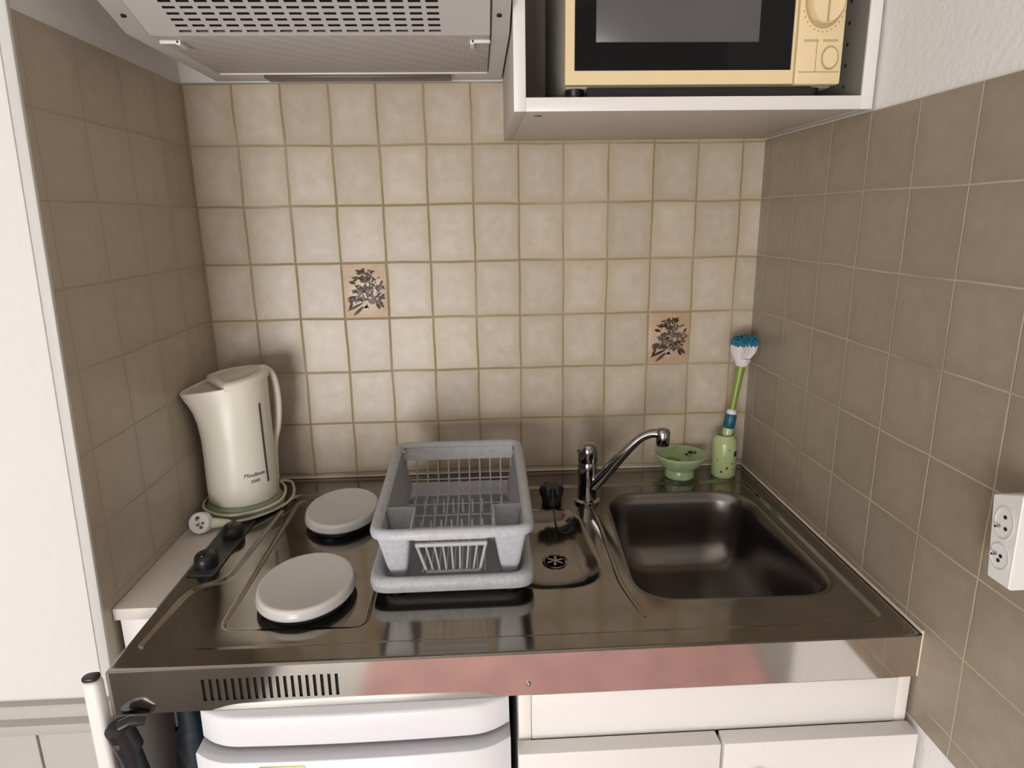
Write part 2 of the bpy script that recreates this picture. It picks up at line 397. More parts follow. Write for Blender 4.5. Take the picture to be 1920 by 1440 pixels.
# drainer dish
ds = [(0.0, zr), (0.003, zr-0.0009), (0.008, zr-0.0042), (0.016, zr-0.011), (0.026, zr-0.017), (0.045, zr-0.020), (0.058, zr-0.021)]
loft(bm, [at(inset(drainR, d), z) for d, z in ds], True, False, False)
fill_holes(bm, [inset(drainR, ds[-1][0])], lambda p: (p[0], p[1], ds[-1][1]))
obj('top_sheet', bm, M_steel, wt, ang=50)
bm = B()
sk = [(-0.0025, zr-0.0003), (-0.001, zr+0.0008), (0.001, zr+0.0011), (0.003, zr+0.0004), (0.007, zr-0.006), (0.011, zr-0.02), (0.0165, zr-0.075), (0.020, zr-0.095), (0.027, zr-0.113), (0.038, zr-0.128), (0.052, zr-0.136), (0.07, zr-0.140), (0.09, zr-0.141)]
loft(bm, [at(inset(sinkR, d), z) for d, z in sk], True, False, False)
fill_holes(bm, [inset(sinkR, 0.09)], lambda p: (p[0], p[1], zr-0.141))
obj('sink_bowl', bm, M_steel_bowl, wt, ang=60)
# raised seam between drainer and bowl
bm = B()
sp = smooth_path([(-0.350,-0.180,zr-0.0015),(-0.348,-0.24,zr-0.0012),(-0.3495,-0.36,zr-0.0012),(-0.350,-0.44,zr-0.0012),(-0.336,-0.522,zr-0.003)], 8)
tube(bm, sp, 0.0042, 10)
obj('seam', bm, M_steel, wt)
# front fascia with ventilation slots
bm = B()
fo = [(-1.0,-0.061),(0.0,-0.061),(0.0,-0.003),(-1.0,-0.003)]
loops = [fo]
for i in range(19):
    x = -0.889 + i*(0.889-0.7305)/18
    loops.append([(x + a, -0.0325 + b) for a, b in ((-0.0019,-0.0150),(0.0019,-0.0150),(0.0019,0.0150),(-0.0019,0.0150))])
fill_holes(bm, loops, lambda p: (p[0], -D, p[1]))
quad(bm, (-1.0,-D,-0.061), (0,-D,-0.061), (0,-D+0.012,-0.061), (-1.0,-D+0.012,-0.061))
fas = obj('fascia', bm, M_steel_front, wt, ang=20)
bm = B(); box(bm, -0.90, -0.72, -D+0.003, -D+0.006, -0.056, -0.010)
obj('vent_backing', bm, M_dark, fas)
bm = B(); blob(bm, (-0.497, -D-0.0008, -0.045), (0.003, 0.002, 0.003), 2); obj('rivet', bm, M_chrome, fas)
# black control panel with two knobs
bm = B(); ring = round_poly([(-0.950,-0.190),(-0.996,-0.190),(-0.996,-0.379),(-0.953,-0.381)], 0.006, 4)
prism(bm, ring, 0.0003, 0.0022, 0.0006)
cp = obj('control_panel', bm, M_dgrey, wt)
for x, y in ((-0.9755,-0.348),(-0.969,-0.252)):
    bm = B(); lathe(bm, [(0.019,0.0022),(0.0195,0.010),(0.0185,0.016),(0.0165,0.0205),(0.012,0.0235),(0,0.0245)], (x, y, 0), 32, 0.9, 1.0)
    box(bm, x-0.002, x+0.002, y-0.014, y+0.014, 0.018, 0.0255, 0.001)
    obj('knob', bm, M_black, cp)
# hot plates under the covers
covers = [(-0.8025,-0.431,0.0680,0.0830), (-0.800,-0.181,0.0645,0.0845)]
for x, y, rx, ry in covers:
    bm = B(); lathe(bm, [(0.0,-0.0064),(0.90,-0.0064),(0.92,-0.003),(0.92,0.001),(0.86,0.0045),(0,0.0045)], (x, y, 0), 40, rx, ry)
    obj('hot_plate', bm, M_black, wt)
# drain strainer in the drainer
bm = B(); cx, cy, cz = -0.4345, -0.331, zr-0.021
lathe(bm, [(0.020,0.0002),(0.0205,0.0014),(0.019,0.0022),(0.017,0.0012),(0.016,-0.002)], (cx, cy, cz), 32, 1.0, 1.1)
st = obj('strainer', bm, M_chrome, wt)
bm = B(); lathe(bm, [(0.0,0.0005),(0.0165,0.0005)], (cx, cy, cz), 28, 1.0, 1.1); obj('drain_hole', bm, M_dark, st)
bm = B()
for k in range(3):
    a = k*PI/3 + 0.4; box(bm, -0.0145, 0.0145, -0.002, 0.002, 0, 0.0012)
    bmesh.ops.rotate(bm, verts=bm.verts[-8:], cent=(0,0,0), matrix=Matrix.Rotation(a, 3, 'Z'))
lathe(bm, [(0.0045,0.0),(0.0045,0.0022),(0,0.0028)], (0,0,0), 14)
bmesh.ops.translate(bm, verts=bm.verts, vec=(cx, cy, cz+0.0007))
obj('strainer_cross', bm, M_chrome, st)
# black plug in the open end of the rolled edge on the left
bm = B(); prism(bm, round_poly([(-1.0045,-0.587),(-1.0225,-0.5895),(-1.0225,-0.6035),(-1.0045,-0.602)], 0.007, 5), -0.0055, -0.001, 0.001); obj('end_plug', bm, M_black, wt)

# shelf board filling the gap on the left of the worktop
sb = thing('side_shelf', 'narrow grey-white filler shelf between tiled wall and steel worktop', 'shelf', (-1.032, -0.23, -0.2))
bm = B(); box(bm, XL+0.0005, -1.0015, -0.456, -0.001, -0.019, -0.001, 0.0015); obj('shelf_board', bm, M_board, sb)
bm = B(); box(bm, XL+0.007, -1.0015, -0.452, -0.436, -0.20, -0.0195, 0.001); obj('front_panel', bm, M_lam, sb)

# end panel of the kitchenette, left
bm = B(); box(bm, -1.0225, -1.0030, -0.604, -0.586, FL, -0.006, 0.006, 3); box(bm, -1.0215, -1.0030, -0.588, -0.02, FL, -0.205); box(bm, -1.0215, -1.0030, -0.588, -0.458, -0.205, -0.065)
tag(obj('end_panel', bm, M_lam), 'white upright end panel below the left corner of the worktop', 'panel')

# ------------------------------------------------------------------ sink cabinet
sc = thing('sink_cabinet', 'white two-door base cabinet under the sink beside the fridge', 'cabinet', (-0.255, -0.3, FL))
bm = B()
box(bm, -0.510, -0.494, -0.585, -0.02, FL, -0.065, 0.001); box(bm, -0.020, -0.004, -0.585, -0.02, FL, -0.065, 0.001)
box(bm, -0.494, -0.020, -0.585, -0.02, FL+0.08, FL+0.096)
box(bm, -0.494, -0.020, -0.04, -0.02, FL+0.08, -0.17)
box(bm, -0.494, -0.020, -0.55, -0.535, FL, FL+0.08)
obj('carcass', bm, M_edge, sc)
bm = B(); box(bm, -0.4935, -0.0205, -0.586, -0.570, -0.131, -0.065, 0.001); obj('top_rail', bm, M_lam, sc)
for x0, x1, kx in ((-0.512, -0.2575, -0.297), (-0.2535, -0.003, -0.214)):
    bm = B(); box(bm, x0, x1, -0.612, -0.588, FL+0.09, -0.129, 0.0015); d = obj('door', bm, M_lam, sc)
    bm = B(); lathe(bm, [(0.006,0.0),(0.006,0.008),(0.011,0.012),(0.012,0.017),(0.009,0.021),(0,0.022)], (0,0,0), 20)
    bmesh.ops.rotate(bm, verts=bm.verts, cent=(0,0,0), matrix=Matrix.Rotation(PI/2, 3, 'X'))
    bmesh.ops.translate(bm, verts=bm.verts, vec=(kx, -0.6115, -0.178))
    obj('knob', bm, M_edge, d)

# ------------------------------------------------------------------ fridge
fr = thing('fridge', 'white compact fridge with bowed door under the hob', 'fridge', (-0.708, -0.33, FL))
def bow(x0, x1, y0, yf, depth, r, n=40):
    """plan outline with a bowed front, counter-clockwise"""
    out = [(x1, y0), (x0, y0)]
    for i in range(n+1):
        t = i/n; x = x0 + (x1-x0)*t
        s = abs(2*t-1); y = yf - depth*(1 - s**2)*0.22 - depth*0.78*(1 - max(0.0, (s-0.72)/0.28)**2.4)
        out.append((x, y))
    return out
bm = B(); box(bm, -0.892, -0.524, -0.545, -0.03, FL+0.02, -0.104, 0.004); obj('body', bm, M_fridge, fr)
bm = B(); rg = bow(-0.900, -0.522, -0.10, -0.584, 0.023, 0.012)
loft(bm, [at(rg, -0.1030), at(inset(rg, -0.0004), -0.1015), at(rg, -0.066), at(inset(rg, 0.0008), -0.0640), at(inset(rg, 0.0035), -0.0622)])
obj('worktop_lid', bm, M_fridge, fr)
bm = B(); rg = bow(-0.896, -0.526, -0.12, -0.579, 0.022, 0.012); loft(bm, [at(rg, -0.1075), at(rg, -0.1030)]); obj('gasket', bm, M_dgrey, fr)
bm = B(); rg = bow(-0.905, -0.521, -0.548, -0.600, 0.024, 0.014)
loft(bm, [at(rg, FL+0.06), at(rg, -0.1135), at(inset(rg, 0.0012), -0.1115), at(inset(rg, 0.006), -0.1080)])
dr = obj('door', bm, M_fridge, fr)
bm = B(); loft(bm, [at(inset(rg, 0.0010), -0.1112), at(inset(rg, 0.0058), -0.1076), at(inset(rg, 0.009), -0.1074)], True, False, True)
obj('door_top_trim', bm, M_fridgegrey, dr)
bm = B(); box(bm, -0.822, -0.768, -0.6243, -0.6180, -0.185, -0.1165); obj('sticker', bm, M_yellow, dr)
for x in (-0.87, -0.545):
    bm = B(); lathe(bm, [(0.018, 0), (0.018, 0.021), (0.014, 0.021)], (x, -0.50, FL), 16); obj('foot', bm, M_black, fr)

# black pole and teal bag in the gap left of the fridge
bp = thing('vacuum_tube', 'black plastic tube with collar leaning in the gap beside the end panel', 'tube', (-0.975, -0.60, FL))
bm = B(); tube(bm, [(-0.950,-0.565,FL+0.001), (-0.9765,-0.594,-0.16), (-0.9825,-0.606,-0.078)], [0.012, 0.0125, 0.013], 18); obj('pipe', bm, M_black, bp)
bm = B(); tube(bm, [(-0.979,-0.603,-0.098), (-0.9845,-0.609,-0.062)], [0.0150, 0.0150], 18)
tube(bm, [(-0.983,-0.607,-0.064), (-0.972,-0.604,-0.059), (-0.958,-0.600,-0.0625)], [0.008, 0.007, 0.005], 12); obj('collar', bm, M_black, bp)
bm = B(); box(bm, -0.9865, -0.9795, -0.6215, -0.618, -0.085, -0.077, 0.001); obj('catch', bm, M_dgrey, bp)
def bag_mat():
    m = mat('teal printed bag', (0.010, 0.042, 0.055), 0.5)
    nt = m.node_tree; b = nt.nodes['Principled BSDF']; tc = nt.nodes.new('ShaderNodeTexCoord')
    n = nt.nodes.new('ShaderNodeTexNoise'); n.inputs['Scale'].default_value = 22; n.inputs['Detail'].default_value = 2
    nt.links.new(tc.outputs['Object'], n.inputs['Vector'])
    cr = nt.nodes.new('ShaderNodeValToRGB'); e = cr.color_ramp.elements
    e[0].position = 0.50; e[0].color = (0.003, 0.016, 0.020, 1); e[1].position = 0.70; e[1].color = (0.045, 0.06, 0.008, 1)
    k = cr.color_ramp.elements.new(0.58); k.color = (0.004, 0.010, 0.030, 1)
    nt.links.new(n.outputs['Fac'], cr.inputs[0]); nt.links.new(cr.outputs[0], b.inputs['Base Color'])
    return m
bm = B()
rg = []
for k in range(15):
    z = FL + (0.86-0.078)*k/14
    rr = []
    for i in range(36):
        a = 2*PI*i/36
        dx = 0.034 if k < 13 else 0.034*(1-0.3*(k-12)); dy = 0.13
        x = -0.947 + dx*math.copysign(abs(math.cos(a))**0.6, math.cos(a)); y = -0.405 + dy*math.copysign(abs(math.sin(a))**0.6, math.sin(a))
        nv = noise.noise(Vector((x*30, y*25, z*22)))
        rr.append((x + 0.004*nv, y + 0.008*nv, z + (0.003*nv if k else 0)))
    rg.append(rr)
loft(bm, rg)
tag(obj('bag', bm, bag_mat()), 'dark teal printed bag stuffed in the gap left of the fridge', 'bag')

# ------------------------------------------------------------------ range hood
hd = thing('range_hood', 'grey-white range hood above the hob with perforated underside', 'range hood', (-0.745, -0.2, 0.756))
SL = 0.36
def hz(y): return 0.756 + (SL*(-0.311-y) if y < -0.311 else 0.0)
bm = B()
pr = [(-0.001,0.756),(-0.311,0.756),(-0.52,hz(-0.52)),(-0.52,0.93),(-0.001,0.93)]
loft(bm, [[(-1.0, y, z) for y, z in pr], [(-0.4955, y, z) for y, z in pr]])
obj('body', bm, M_hood, hd)
# perforated front panel: slots are cut through, dark cavity behind
tl = math.sqrt(1+SL*SL)
def pt(p, d=0.0): return (p[0], -0.311 - p[1]/tl, 0.756 + SL*p[1]/tl - d)
bm = B()
loops = [[(-0.522,0.002),(-0.522,0.20),(-0.969,0.20),(-0.969,0.002)]]
nx = 16; x0s, x1s = -0.930, -0.584; px = (x1s-x0s)/nx
for r in range(14):
    s = 0.0085 + r*0.0117
    for i in range(nx):
        a = x0s + i*px + px*0.14; b2 = a + px*0.72
        loops.append([(a,s),(b2,s),(b2,s+0.0045),(a,s+0.0045)])
fill_holes(bm, loops, lambda p: pt(p, 0.0035))
lo = loops[0]
for i in range(4): quad(bm, pt(lo[i],0.0035), pt(lo[(i+1)%4],0.0035), pt(lo[(i+1)%4],0.0), pt(lo[i],0.0))
pp = obj('perforated_panel', bm, M_hoodpanel, hd, ang=25)
bm = B(); quad(bm, *[pt(q, 0.0008) for q in ((-0.575,0.006),(-0.575,0.19),(-0.94,0.19),(-0.94,0.006))]); obj('cavity', bm, M_dark, pp)
# dark shadow gap beside the panels
for xa in (-0.9705, -0.5205):
    bm = B()
    loft(bm, [[(xa-0.0012, y, hz(y)-0.0003), (xa+0.0012, y, hz(y)-0.0003), (xa+0.0012, y, hz(y)+0.004), (xa-0.0012, y, hz(y)+0.004)] for y in (-0.075,-0.311,-0.52)])
    obj('panel_gap', bm, M_dgrey, hd)
def filter_mat():
    m = mat('grey filter mesh', (0.46, 0.43, 0.40), 0.5)
    nt = m.node_tree; b = nt.nodes['Principled BSDF']; tc = nt.nodes.new('ShaderNodeTexCoord')
    mp = nt.nodes.new('ShaderNodeMapping'); mp.inputs['Rotation'].default_value = (0, 0, 0.75)
    nt.links.new(tc.outputs['Object'], mp.inputs[0])
    w = nt.nodes.new('ShaderNodeTexWave'); w.inputs['Scale'].default_value = 11; w.inputs['Distortion'].default_value = 1.5; w.inputs['Detail'].default_value = 1
    nt.links.new(mp.outputs[0], w.inputs['Vector'])
    cr = nt.nodes.new('ShaderNodeValToRGB'); e = cr.color_ramp.elements
    e[0].position = 0.72; e[0].color = (0.52, 0.485, 0.455, 1); e[1].position = 1.0; e[1].color = (0.58, 0.555, 0.53, 1)
    nt.links.new(w.outputs['Fac'], cr.inputs[0]); nt.links.new(cr.outputs[0], b.inputs['Base Color'])
    w2 = nt.nodes.new('ShaderNodeTexWave'); w2.inputs['Scale'].default_value = 70
    nt.links.new(tc.outputs['Object'], w2.inputs['Vector'])
    bpn = nt.nodes.new('ShaderNodeBump'); bpn.inputs['Strength'].default_value = 0.25; bpn.inputs['Distance'].default_value = 0.001
    nt.links.new(w2.outputs['Fac'], bpn.inputs['Height']); nt.links.new(bpn.outputs[0], b.inputs['Normal'])
    return m
bm = B(); box(bm, -0.968, -0.522, -0.309, -0.078, 0.7535, 0.7565, 0.0008); fg = obj('filter_grille', bm, filter_mat(), hd)
bm = B(); box(bm, -0.966, -0.522, -0.078, -0.072, 0.7515, 0.7565, 0.0008); obj('filter_edge', bm, M_edge, fg)
bm = B(); box(bm, -0.898, -0.584, -0.066, -0.030, 0.7485, 0.757, 0.001); obj('lamp_cover', bm, M_brown, hd)
for sgn, x in ((1, -0.956), (-1, -0.534)):
    bm = B()
    box(bm, x-0.013, x+0.013, -0.287, -0.281, 0.7495, 0.7537, 0.0008)
    xx = x + sgn*0.012
    box(bm, xx-0.003, xx+0.003, -0.287, -0.258, 0.7480, 0.7537, 0.0008)
    obj('clip', bm, M_white, hd)
for x, y in ((-0.984, -0.345), (-0.510, -0.345)):
    bm = B(); lathe(bm, [(0.0,-0.0022),(0.003,-0.0018),(0.0036,0.0),(0.0036,0.002)], (x, y, hz(y)), 14); obj('screw', bm, M_dark, hd)

# ------------------------------------------------------------------ wall cabinet
wc = thing('wall_cabinet', 'white open wall cabinet holding the microwave', 'cabinet', (-0.25, -0.17, 0.6515))
ZB, ZT = 0.6515, 1.02
bm = B(); box(bm, -0.4925, -0.4765, -0.3445, -0.0005, ZB, ZT, 0.0004); sl = obj('side_panel', bm, M_carcass, wc)
bm = B(); box(bm, -0.4925, -0.4765, -0.3458, -0.3446, ZB, ZT, 0.0003); obj('edge_band', bm, M_lam, sl)
bm = B(); box(bm, -0.0175, -0.0008, -0.3445, -0.0005, ZB, ZT, 0.0004); sr = obj('side_panel', bm, M_carcass, wc)
bm = B(); box(bm, -0.0175, -0.0008, -0.3458, -0.3446, ZB, ZT, 0.0003); obj('edge_band', bm, M_lam, sr)
bm = B(); box(bm, -0.4763, -0.0177, -0.3445, -0.0005, ZB, ZB+0.0175, 0.0004); bo = obj('bottom_panel', bm, M_carcass, wc)
bm = B(); box(bm, -0.4764, -0.0176, -0.3458, -0.3446, ZB, ZB+0.0175, 0.0003); obj('edge_band', bm, M_lam, bo)
bm = B(); box(bm, -0.4763, -0.0177, -0.345, -0.0005, ZT-0.016, ZT, 0.0008); obj('top_panel', bm, M_carcass, wc)
bm = B(); box(bm, -0.4763, -0.0177, -0.010, -0.004, ZB+0.0175, ZT-0.016); obj('back_panel', bm, M_carcass, wc)
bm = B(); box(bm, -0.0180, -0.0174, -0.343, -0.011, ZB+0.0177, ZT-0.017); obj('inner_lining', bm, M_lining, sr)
for k in range(10):
    z = ZB + 0.037 + k*0.0275
    bm = B(); lathe(bm, [(0.0026, -0.0003), (0.0026, 0.0004), (0, 0.0004)], (0,0,0), 12)
    bmesh.ops.rotate(bm, verts=bm.verts, cent=(0,0,0), matrix=Matrix.Rotation(-PI/2, 3, 'Y'))
    bmesh.ops.translate(bm, verts=bm.verts, vec=(-0.0181, -0.297, z)); obj('pin_hole', bm, M_dark, sr)
bm = B(); box(bm, -0.463, -0.452, -0.312, -0.306, ZB-0.0012, ZB+0.0005, 0.0004); obj('screw_cap', bm, M_dgrey, bo)

# ------------------------------------------------------------------ microwave
mw = thing('microwave', 'cream microwave oven with black door window in the wall cabinet', 'microwave', (-0.232, -0.19, 0.669))
MZ0, MZ1, MF = 0.687, 0.90, -0.330
bm = B(); box(bm, -0.4195, -0.044, -0.312, -0.035, MZ0-0.002, MZ1, 0.003); body = obj('casing', bm, M_mwside, mw)
for k in range(14):
    z = MZ0 + 0.02 + k*0.0095
    bm = B(); lathe(bm, [(0.0022,-0.0003),(0.0022,0.0004),(0,0.0004)], (0,0,0), 10)
    bmesh.ops.rotate(bm, verts=bm.verts, cent=(0,0,0), matrix=Matrix.Rotation(-PI/2, 3, 'Y'))
    bmesh.ops.translate(bm, verts=bm.verts, vec=(-0.4195, -0.088, z)); obj('vent_hole', bm, M_dark, body)
bm = B()
def fr_loops(x0,x1,z0,z1): return [(x0,z0),(x1,z0),(x1,z1),(x0,z1)]
do, di = fr_loops(-0.422,-0.1085,MZ0,MZ1), fr_loops(-0.4095,-0.112,0.7045,MZ1-0.015)
fill_holes(bm, [do, di], lambda p: (p[0], MF, p[1]))
for lp, y1 in ((do, MF+0.016), (di, MF+0.003)):
    loft(bm, [[(x, MF, z) for x, z in lp], [(x, y1, z) for x, z in lp]], True, False, False)
door = obj('door', bm, M_cream, mw, ang=20)
bm = B(); box(bm, -0.4098, -0.1118, MF+0.002, MF+0.005, 0.7042, MZ1-0.0147); win = obj('door_window', bm, M_blackgloss, door)
bm = B(); box(bm, -0.3805, -0.1585, MF+0.0014, MF+0.003, 0.740, MZ1-0.04, 0.0003); obj('window_screen', bm, M_mesh, door)
bm = B(); box(bm, -0.1055, -0.0410, MF, MF+0.017, MZ0-0.001, MZ1, 0.003); pan = obj('control_panel', bm, M_cream, mw)
bm = B(); box(bm, -0.1088, -0.1052, MF+0.004, MF+0.010, MZ0, MZ1); obj('panel_gap', bm, M_creamdark, mw)
def ydisc(bm, prof, c, seg, sx=1, sz=1):
    n0 = len(bm.verts); lathe(bm, prof, (0,0,0), seg, sx, sz)
    bm.verts.ensure_lookup_table(); vs = bm.verts[n0:]
    bmesh.ops.rotate(bm, verts=vs, cent=(0,0,0), matrix=Matrix.Rotation(PI/2, 3, 'X'))
    bmesh.ops.translate(bm, verts=vs, vec=c)
kc = (-0.0722, MF, 0.790)
bm = B(); ydisc(bm, [(0.0270,-0.001),(0.0270,0.0008),(0.0245,0.0008),(0.0245,-0.001)], kc, 48, 1, 1.27); obj('dial_ring', bm, M_creamdark, pan)
bm = B(); ydisc(bm, [(0.0240,-0.001),(0.0235,0.010),(0.022,0.012),(0,0.0122)], kc, 48, 1, 1.27); dial = obj('dial', bm, M_cream, pan)
bm = B(); box(bm, kc[0]-0.0016, kc[0]+0.0016, MF-0.0126, MF-0.0115, kc[2]-0.0285, kc[2]+0.012); obj('dial_pointer', bm, M_creamdark, dial)
bm = B()
for k in range(13):
    a = PI*1.25 + k*PI*1.5/12 - PI*0.5*0 
    a = math.radians(200) + k*math.radians(140)/12
    x = kc[0] + 0.0300*math.cos(a); z = kc[2] + 0.0300*1.27*math.sin(a)
    box(bm, x-0.0009, x+0.0009, MF-0.0004, MF+0.001, z-0.0011, z+0.0011)
obj('dial_scale', bm, M_creamdark, pan)
bm = B(); ydisc(bm, [(0.0122,-0.001),(0.0122,0.0009),(0.0106,0.0009),(0.0106,-0.001)], (-0.0590, MF, 0.7195), 36, 1, 1.27)
obj('button_ring', bm, M_creamdark, pan)
bm = B(); ydisc(bm, [(0.0104,-0.001),(0.0103,0.002),(0.0095,0.003),(0,0.003)], (-0.0590, MF, 0.7195), 36, 1, 1.27); obj('button', bm, M_cream, pan)
bm = B()
box(bm, -0.1010, -0.0450, MF-0.0003, MF+0.001, 0.7010, 0.7026)
box(bm, -0.0788, -0.0776, MF-0.0003, MF+0.001, 0.7020, 0.7390)
for x0, n in ((-0.0965, 8), (-0.0700, 8)):
    for k in range(n): box(bm, x0+k*0.0026, x0+k*0.0026+0.0019, MF-0.0003, MF+0.001, 0.7395, 0.7425 if k % 3 else 0.7430)
obj('panel_print', bm, M_creamdark, pan)
for x, y in ((-0.405,-0.30),(-0.07,-0.30),(-0.405,-0.06),(-0.07,-0.06)):
    bm = B(); lathe(bm, [(0.010,0.0),(0.012,0.004),(0.013,0.016),(0.011,0.0165)], (x, y, 0.6692), 18); obj('foot', bm, M_black, mw)
bm = B(); box(bm, -0.39, -0.075, -0.318, -0.312, 0.672, 0.6855); obj('base_rail', bm, M_black, mw)

# ------------------------------------------------------------------ decorative tiles
def flower_tile(name, label, col, row, bg, seed):
    x0 = -1.0616 + 0.0851*col; z1 = 0.6469 - 0.1062*row
    t = thing(name, label, 'tile', (x0+0.04255, -0.0015, z1-0.1062), group='flower-print tiles on the back wall')
    bm = B(); box(bm, x0+0.0015, x0+0.0836, -0.0022, 0.001, z1-0.1047, z1-0.0015, 0.0012)
    obj('glazed_face', bm, mat(name+' glaze', bg, 0.3, noise_amt=0.10, noise_scale=35), t)
    rnd = random.Random(seed)
    def petal(bm, cx, cz, L, wd, a):
        ca, sa = math.cos(a), math.sin(a); n = 8; pts = []
        for k in range(n): 
            tt = k/(n-1); w = wd*math.sin(PI*tt)**0.8*0.5
            pts.append((tt*L, w))
        for k in range(n-2, 0, -1): pts.append((pts[k][0], -pts[k][1]))
        y = -0.0026 - rnd.random()*0.0004
        bm.faces.new([bm.verts.new((cx + p*ca - q*sa, y, cz + p*sa + q*ca)) for p, q in pts])
    U, V = 0.0851, 0.1062
    def P(u, v): return x0 + u*U, z1 - v*V
    inks = [(0.085,0.07,0.05),(0.14,0.11,0.105),(0.27,0.22,0.21)] if seed == 1 else [(0.045,0.032,0.015),(0.085,0.06,0.048),(0.16,0.115,0.10)]
    bms = [B(), B(), B()]
    heads = ((0.52,0.17,0.13,0.09,0),(0.42,0.27,0.14,0.08,0),(0.62,0.30,0.16,0.10,1),(0.50,0.42,0.17,0.10,1),(0.72,0.45,0.14,0.10,2),(0.70,0.58,0.16,0.11,1),(0.50,0.60,0.18,0.10,2),(0.36,0.50,0.08,0.06,2),(0.30,0.66,0.12,0.05,1),(0.70,0.70,0.12,0.06,2))
    for (u, v, ru, rv, w) in heads:
        for i in range(26):
            a = rnd.random()*2*PI; q = math.sqrt(rnd.random())
            cx, cz = P(u + ru*q*math.cos(a), v + rv*q*math.sin(a))
            petal(bms[w if rnd.random() < 0.55 else rnd.randrange(3)], cx, cz, rnd.uniform(0.005, 0.011), rnd.uniform(0.0022, 0.0045), a + rnd.uniform(-0.7, 0.7))
    # leaves spreading down to the left and right
    for (u, v, L, wd, a) in ((0.48,0.66,0.034,0.0045,3.05),(0.46,0.70,0.038,0.005,3.6),(0.46,0.76,0.030,0.006,3.85),(0.20,0.62,0.016,0.006,4.4),(0.30,0.60,0.018,0.006,3.3),(0.72,0.70,0.016,0.006,5.2),(0.82,0.40,0.012,0.005,0.9),(0.80,0.72,0.012,0.006,5.5),(0.30,0.36,0.014,0.006,2.9),(0.20,0.70,0.016,0.005,4.2)):
        cx, cz = P(u, v); petal(bms[rnd.randrange(2)], cx, cz, L, wd, a)
    n0 = bms[0]
    bm = B()
    for i, b in enumerate(bms):
        me = bpy.data.meshes.new('tmp'); b.to_mesh(me); b.free()
        k0 = len(bm.faces); bm.from_mesh(me); bpy.data.meshes.remove(me); setmat(bm, k0, i)
    k0 = len(bm.faces)
    for (u, v, r) in ((0.50,0.82,0.0045),(0.48,0.76,0.004),(0.55,0.76,0.004),(0.36,0.335,0.004),(0.80,0.33,0.004)):
        cx, cz = P(u, v)
        bm.faces.new([bm.verts.new((cx + r*math.cos(2*PI*k/12), -0.0032, cz + 1.4*r*math.sin(2*PI*k/12))) for k in range(12)])
    setmat(bm, k0, 3)
    obj('flower_print', bm, [mat(name+' ink %d' % i, c, 0.7, spec=0.2) for i, c in enumerate(inks + [(0.72,0.62,0.50) if seed == 1 else (0.50,0.40,0.30)])], t)
flower_tile('decorative_tile', 'flower-print tile on the back wall above the hob, grey bouquet', 3, 2, (0.64, 0.50, 0.355), 1)
flower_tile('decorative_tile', 'flower-print tile on the back wall above the soap dish, browner bouquet', 10, 3, (0.50, 0.345, 0.225), 2)

# ------------------------------------------------------------------ hob covers
for i, (x, y, rx, ry) in enumerate(covers):
    lab = ('round white hob cover at the front, its whole rim visible', 'round white hob cover at the back, half behind the dish rack')[i]
    bm = B()
    lathe(bm, [(0.93,0.0046),(1.0,0.0046),(1.005,0.007),(0.985,0.0095),(0.985,0.013),(0.97,0.0165),(0.94,0.0185),(0.90,0.0188),(0.885,0.0182),(0,0.0182)], (x, y, 0), 64, rx, ry)
    o = obj('hob_cover', bm, M_enamel); tag(o, lab, 'hob cover', 'hob covers')

# ------------------------------------------------------------------ drip tray and dish rack
def quadring(xl0, xr0, yf, xl1, xr1, yb, r, n=6):
    return round_poly([(xr1, yb), (xl1, yb), (xl0, yf), (xr0, yf)], r, n)
tr = thing('drip_tray', 'grey plastic drip tray with a flared rim under the dish rack', 'tray', (-0.593, -0.28, 0.0))
TR = quadring(-0.711, -0.477, -0.464, -0.710, -0.475, -0.108, 0.030)
bm = B()
lv = [(0.045, 0.0095), (0.026, 0.0098), (0.0215, 0.014), (0.0165, 0.024), (0.012, 0.0290), (0.006, 0.0300), (0.0012, 0.0265), (0.0, 0.019), (0.001, 0.0105)]
inner = [(0.004, 0.0105), (0.0035, 0.0185), (0.007, 0.0250), (0.011, 0.0250), (0.0145, 0.021), (0.0195, 0.010), (0.026, 0.0062), (0.05, 0.0062)]
loft(bm, [at(inset(TR, d), z) for d, z in lv + inner], True, True, True)
obj('tray_body', bm, M_rack, tr, ang=60)
bm = B(); prism(bm, inset(TR, 0.027), 0.0096, 0.0108); obj('tray_floor', bm, M_trayin, tr)
for x, y in ((-0.675,-0.415),(-0.51,-0.415),(-0.675,-0.145),(-0.51,-0.145)):
    bm = B(); lathe(bm, [(0.017,-0.0038),(0.018,-0.002),(0.018,0.0068),(0.015,0.007)], (x, y, 0), 20); obj('foot', bm, M_black, tr)

rk = thing('dish_rack', 'grey speckled plastic dish rack with two front cutlery cups', 'dish rack', (-0.593, -0.28, 0.0112))
ZF, ZBk, YF, YB = 0.106, 0.112, -0.470, -0.110
def rz(y): return ZF + (ZBk-ZF)*(y-YF)/(YB-YF)
RK = quadring(-0.705, -0.4775, YF, -0.7095, -0.4725, YB, 0.032)
bm = B()
rp = [(0.012,-0.008),(0.005,-0.014),(0.0008,-0.013),(0.0,-0.007),(0.003,-0.001),(0.008,0.0),(0.013,-0.002),(0.016,-0.007)]
rings = [[(x, y, rz(y)+z) for x, y in offset_poly(RK, d)] for d, z in rp]
rings.append(rings[0])
loft(bm, rings, True, False, False)
obj('rim', bm, M_rack, rk, ang=60)
